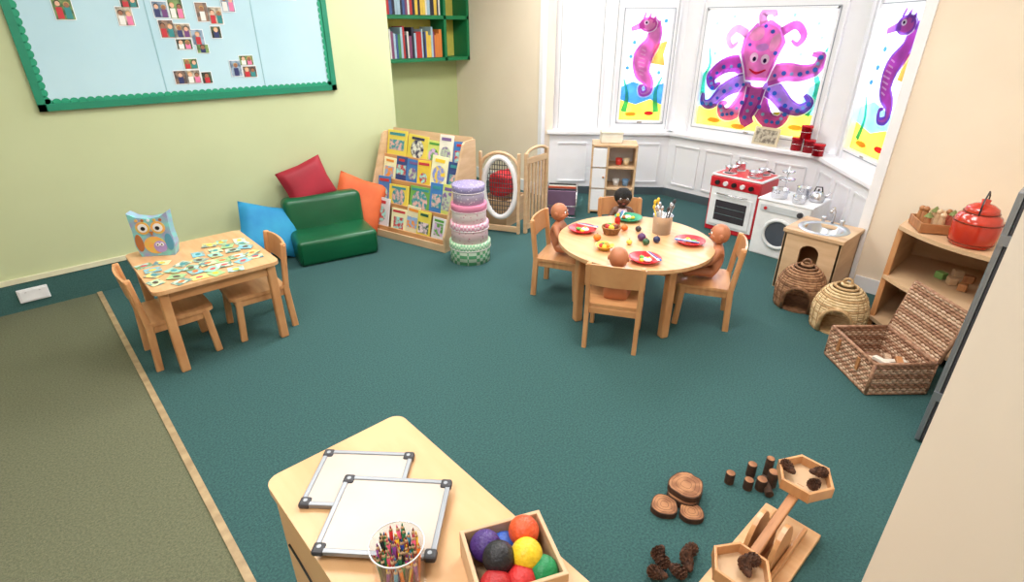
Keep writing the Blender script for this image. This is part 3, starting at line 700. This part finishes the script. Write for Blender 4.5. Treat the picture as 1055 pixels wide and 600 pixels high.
for s in (-1,1): q.box((s*.13,0,.03),(.01,.18,.05),dwood,.002);q.box((0,s*.09,.03),(.26,.01,.05),dwood,.002)
for i in range(12):
    x=-.1+.065*(i%4);y=-.055+.055*(i//4);h=random.uniform(.09,.14)
    m=[dwood,pale,col('vil_red',(170,80,60)),col('vil_grn',(120,130,80))][i%4]
    q.cyl((x,y,.022),.019,h*.6,m,r2=.014,seg=10)
    if i%3: q.sph((x,y,.022+h*.6+.012),.016,pale if i%2 else dwood,10)
    else: q.cyl((x,y,.022+h*.6),.026,.03,col('vil_roof',(120,130,70)),r2=.001,seg=4)
q.done((3.62,.48,.653),-60)
q=B('red_lantern_jar');rg=mat('red_glazed',(196,52,30),.2,coat=.5);cb=mat('copper_band',(120,48,26),.3,metal=.6)
q.lathe([(0,0),(.085,0),(.095,.02),(.102,.06),(.102,.12),(.09,.155),(.07,.17),(.072,.18),(.066,.195),(.04,.212),(.018,.218),(.02,.235),(0,.24)],rg,seg=32)
for z,r in ((.02,.096),(.125,.103),(.172,.074)): q.tube([(r*math.cos(t*.2618),r*math.sin(t*.2618),z) for t in range(24)],.003,cb,6,True)
q.tube([(-.075,0,.17),(-.07,0,.24),(0,0,.275),(.07,0,.24),(.075,0,.17)],.004,dgrey)
q.done((3.47,.33,.653))
q=B('folded_divider_screen')
for i,y in enumerate((.114,.138,.160)):
    q.box((2.75,y,.57),(.34,.020,1.12),[dwood,dgrey,grey][i],.004)
for z in (.25,.95): q.box((2.578,.138,z),(.012,.062,.04),grey)
q.done()

# ---------------- wicker hamper
def hamper():
    q=B('wicker_hamper');W=.37;D=.30;h=.17
    m=mat('hamper_wicker',(176,134,106),.7,c2=(134,94,70),scale=50);mm=mat('hamper_wicker_light',(208,178,152),.7,c2=(172,136,108),scale=50)
    def panel(T,w,hh,rows):
        q.M=T;N=int(w/.016)
        for k in range(rows):
            z=hh*(k+.5)/rows
            q.tube([(w*i/N,.0045*(1 if (i+k)%2 else -1),z) for i in range(N+1)],hh/rows*.52,m if (k//2)%2 else mm,5)
        for i in range(0,N+1,2): q.tube([(w*i/N,0,0),(w*i/N,0,hh)],.004,m,4)
        q.tube([(0,0,hh),(w,0,hh)],.009,m,6);q.tube([(0,0,0),(w,0,0)],.009,m,6)
        q.tube([(0,0,0),(0,0,hh)],.009,m,6);q.tube([(w,0,0),(w,0,hh)],.009,m,6);q.M=Matrix()
    T=Matrix.Translation
    panel(T((0,0,.01)),W,h,12);panel(T((0,D,.01)),W,h,12);panel(T((0,0,.01))@RZ(90),D,h,12);panel(T((W,0,.01))@RZ(90),D,h,12)
    q.box((W/2,D/2,.012),(W,D,.012),m)
    panel(T((0,D+.01,h+.015))@RX(-12),W,D-.03,17)
    for x in (.1,.27): q.box((x,-.012,.12),(.02,.006,.07),dwood)
    for i in range(9):
        q.box((random.uniform(.08,.29),random.uniform(.07,.23),.04+.012*i),(.11,.03,.02),[mm,dwood,col('ham_w',(225,215,200))][i%3],.004,rot=RZ(random.uniform(0,180)))
    q.done((3.03,.705,0),-131.5)
hamper()

# ---------------- foreground cabinet
CZ=.62
q=B('storage_cabinet');X0,X1,Y0,Y1=.225,.618,.0,1.165
q.prism(rrect(X0,Y0,X1,Y1,.035),CZ-.022,CZ,cabw)
q.prism(rrect(X0+.002,Y0+.002,X1-.002,Y1-.002,.033),CZ-.026,CZ-.022,wood)
q.prism(rrect(X0+.008,Y0+.008,X1-.008,Y1-.008,.03),.05,CZ-.026,cabw)
q.prism(rrect(X0+.03,Y0+.03,X1-.03,Y1-.03,.03),0,.05,dgrey)
q.tube([(X0+.007,1.10-.24*math.sin(t*math.pi/12)*1,.1+.34*math.cos(t*math.pi/24)) for t in range(13)],.004,black)
q.done()
def wboard(c,rz,w,h,z,t=.012):
    q=B('dry_wipe_board')
    q.box((0,0,t/2),(w-.006,h-.006,t*.6),mat('whiteboard_surface',(186,172,160),.3,c2=(194,181,170),scale=5))
    for s in (-1,1): q.box((0,s*(h/2-.006),t/2),(w-.02,.012,t),grey,.002);q.box((s*(w/2-.006),0,t/2),(.012,h-.02,t),grey,.002)
    for sx in (-1,1):
        for sy in (-1,1): q.box((sx*(w/2-.011),sy*(h/2-.011),t/2),(.028,.028,t+.004),dgrey,.006);q.cyl((sx*(w/2-.012),sy*(h/2-.012),t+.002),.005,.001,grey,seg=10)
    q.done((c[0],c[1],z),rz)
wboard((.403,1.000),-45,.235,.185,CZ+.002);wboard((.388,.842),-46,.262,.218,CZ+.019)
q=B('pencil_jar');JH=.128
q.lathe([(0,.0),(.050,.0),(.053,JH),(.055,JH+.002),(.051,JH+.002),(.048,.004),(0,.004)],clear,seg=32)
q.tube([(.053*math.cos(t*.196),.053*math.sin(t*.196),JH+.001) for t in range(32)],.0016,col('jar_rim',(225,228,230),.2),6,True)
pc=[(205,45,45),(40,70,150),(30,130,80),(240,200,50),(130,60,40),(235,120,40),(30,40,40),(130,60,140),(60,160,190),(30,100,60),(225,90,120)]
for i in range(80):
    a=i*2.39996;r=.044*math.sqrt((i+.5)/80);b=a+random.uniform(-.6,.6)
    h=random.uniform(.09,.125);m=col('pencil%d'%(i%11),pc[i*7%11],.35)
    p0=Vector((r*.8*math.cos(b),r*.8*math.sin(b),.006));p1=Vector((r*math.cos(a),r*math.sin(a),h));dd=(p1-p0).normalized()
    q.tube([p0,p1],.0042,m,6);q.tube([p1,p1+dd*.006],[.0041,.002],pale,6);q.tube([p1+dd*.006,p1+dd*.013],[.0022,.0006],m,5)
q.done((.326,.682,CZ+.001))
q=B('wooden_ball_crate');w=.17;d=.155;h=.075
q.box((0,0,.006),(w,d,.008),pale)
for s in (-1,1):
    q.box((0,s*(d/2),h/2),(w+.01,.009,h),pale,.002);q.box((s*(w/2),0,h/2),(.009,d,h),pale,.002)
q.done((.508,.550,CZ+.001),-24)
for i,(x,y,z,c) in enumerate([(.040,.042,.072,(232,90,44)),(.026,-.014,.074,(245,205,40)),(-.044,.042,.060,(70,40,120)),(-.030,-.006,.078,(30,30,36)),(-.048,-.046,.052,(190,40,44)),(.050,-.044,.050,(20,140,80)),(-.002,.044,.036,(50,90,180)),(.004,-.046,.048,(215,50,50))]):
    q=B('play_ball');R=.0325;bmt=mat('ball%d_%d_%d'%c,c,.45,c2=tuple(int(k*.9) for k in c),scale=60,bump=.3,bscale=160);q.sph((0,0,0),R,bmt,32)
    p=RZ(-24)@Vector((x,y,0));q.done((.508+p.x,.550+p.y,CZ+z),R=RX(30*i)@RY(20*i))

# ---------------- floor loose parts
def slice_(x,y,z,r,h=.022,n='log_slice'):
    q=B(n);P_=[(r*(1+.06*math.sin(3*t*.3+r*90)+.03*math.sin(5*t*.3))*math.cos(t*.2618),r*(1+.06*math.sin(3*t*.3+r*90))*math.sin(t*.2618)) for t in range(24)]
    q.prism(P_,0,h,bark);q.prism([(a*.93,b*.93) for a,b in P_],h,h+.001,cutw)
    for k in (.3,.55,.78): q.tube([(a*k,b*k,h+.001) for a,b in P_],.0006,bark,4,True)
    q.done((x,y,z))
slice_(1.535,.680,0,.062,.028);slice_(1.43,.70,0,.050,.024);slice_(1.55,.685,.0295,.066,.024);slice_(1.48,.615,0,.045,.022)
def peg(x,y,r,h,lay=None):
    q=B('log_peg');q.cyl((0,0,0),r,h,bark,seg=14);q.cyl((0,0,h),r*.9,.001,cutw,seg=14)
    if lay is None: q.done((x,y,0))
    else: q.done((x,y,r),R=RZ(lay)@RY(90))
for x,y,r,h in ((1.74,.60,.018,.05),(1.765,.535,.018,.045),(1.84,.56,.018,.06),(1.89,.515,.016,.09),(1.80,.50,.02,.05),(1.85,.48,.02,.07)): peg(x,y,r,h)
peg(1.78,.455,.016,.09,40)
q=B('wooden_balance_scale')
q.box((1.475,.345,.0125),(.50,.20,.025),woodx,.004)
for y in (.29,.40): q.box((1.475,y,.04),(.42,.014,.03),wood,.003)
X=Matrix(((1,0,0,1.49),(0,0,1,.325),(0,1,0,.025),(0,0,0,1)))
semi=[(.09*math.cos(t*math.pi/12),.17*math.sin(t*math.pi/12)) for t in range(13)]
q.prism(semi,.055,.07,wood,X);q.prism([(a*.8,b*.9) for a,b in semi],.02,.035,dwood,X);q.prism(semi,-.025,-.01,wood,X)
ang=12
q.box((1.49,.345,.17),(.40,.03,.022),dwood,.004,rot=RY(-ang))
for s,cz in ((1,.215),(-1,.125)):
    cx=1.49+s*.215;hexo=[(.088*math.cos(math.radians(k*60+30)),.088*math.sin(math.radians(k*60+30))) for k in range(6)]
    T=Matrix.Translation((cx,.345,cz))@RY(-4*s)
    q.prism(hexo,0,.008,pale,T)
    for k in range(6):
        a=Vector((*hexo[k],0));b=Vector((*hexo[(k+1)%6],0));mid=(a+b)/2;an=math.degrees(math.atan2(b.y-a.y,b.x-a.x))
        mm_=T@Vector((mid.x,mid.y,.022));q.box(mm_,((b-a).length+.01,.009,.045),wood,.002,rot=RY(-4*s)@RZ(an))
    q.tube([(cx-s*.03,.345,cz),(cx-s*.03,.345,cz-.02)],.012,wood)
q.done()
def cone(x,y,z,s=1,rx=80,rz=0):
    q=B('pine_cone');m=mat('pinecone',(104,68,48),.85,c2=(60,38,28),scale=60)
    q.sph((0,0,.028),(.014,.014,.028),m,10)
    for k in range(54):
        t=k/54;z_=.004+.05*t;r=.023*math.sin(math.pi*(t*.85+.12))+.003;a=k*2.39996
        T=Matrix.Translation((0,0,z_))@Matrix.Rotation(a,4,'Z')@Matrix.Rotation(-.5-.4*t,4,'Y')
        q.add([(0,-.004,0),(r,-.006,.001),(r+.004,0,.004),(r,.006,.001),(0,.004,0),(r*.8,0,.005)],[[0,1,5],[1,2,5],[2,3,5],[3,4,5],[4,0,5],[0,4,3,2,1]],m,False,T)
    q.done((x,y,z+.02*s),R=RZ(rz)@RX(rx)@Matrix.Scale(s,4))
for i,(x,y) in enumerate(((1.22,.55),(1.28,.54),(1.25,.48),(1.18,.52),(1.27,.60),(1.22,.61))): cone(x,y,0,1.15,80,i*70)
cone(1.73,.345,.232,1,80,30);cone(1.68,.37,.232,1,80,160);cone(1.71,.30,.232,1,80,260);cone(1.29,.365,.14,1.1,80,40);cone(1.26,.31,.14,1,80,140)

# ---------------- lights
def area(name,loc,size,power,color,rot=(0,0,0)):
    l=bpy.data.lights.new(name,'AREA');l.shape='RECTANGLE';l.size=size[0];l.size_y=size[1];l.energy=power;l.color=color
    o=bpy.data.objects.new(name,l);o.location=loc;o.rotation_euler=rot;C.collection.objects.link(o)
warm=(1,.965,.92)
area('ceiling_light_1',(.8,2.6,2.66),(1.4,.8),45,warm);area('ceiling_light_2',(3.0,3.3,2.66),(1.4,.8),58,warm)
area('ceiling_light_3',(-.6,.6,2.66),(1.4,.8),46,warm);area('ceiling_light_4',(2.2,1.0,2.66),(1.2,.8),44,warm)
sl=bpy.data.lights.new('daylight_sun','SUN');sl.energy=8;sl.angle=math.radians(75);sl.color=(.90,.95,1)
so=bpy.data.objects.new('daylight_sun',sl);C.collection.objects.link(so)
so.rotation_euler=Vector((-1,.0,-.55)).to_track_quat('-Z','Y').to_euler()
w=bpy.data.worlds.new('sky');C.scene.world=w;w.use_nodes=True
bg=w.node_tree.nodes['Background'];bg.inputs[0].default_value=(.90,.95,1,1);bg.inputs[1].default_value=8.5

# ---------------- camera
th=math.radians(26.17);roll=math.radians(.23);yaw=math.radians(47.44)
F=Vector((math.cos(yaw)*math.cos(th),math.sin(yaw)*math.cos(th),-math.sin(th)))
R=Vector((math.sin(yaw),-math.cos(yaw),0));U=R.cross(F)
R2=R*math.cos(roll)+U*math.sin(roll);U2=-R*math.sin(roll)+U*math.cos(roll)
cam=bpy.data.cameras.new('camera');cam.sensor_width=36;cam.lens=557.7/1055*36;cam.clip_start=.02
co=bpy.data.objects.new('camera',cam);C.collection.objects.link(co)
co.matrix_world=Matrix(((R2.x,U2.x,-F.x,0),(R2.y,U2.y,-F.y,0),(R2.z,U2.z,-F.z,1.65),(0,0,0,1)))
C.scene.camera=co
C.scene.view_settings.view_transform='Standard'
C.scene.view_settings.exposure=.1
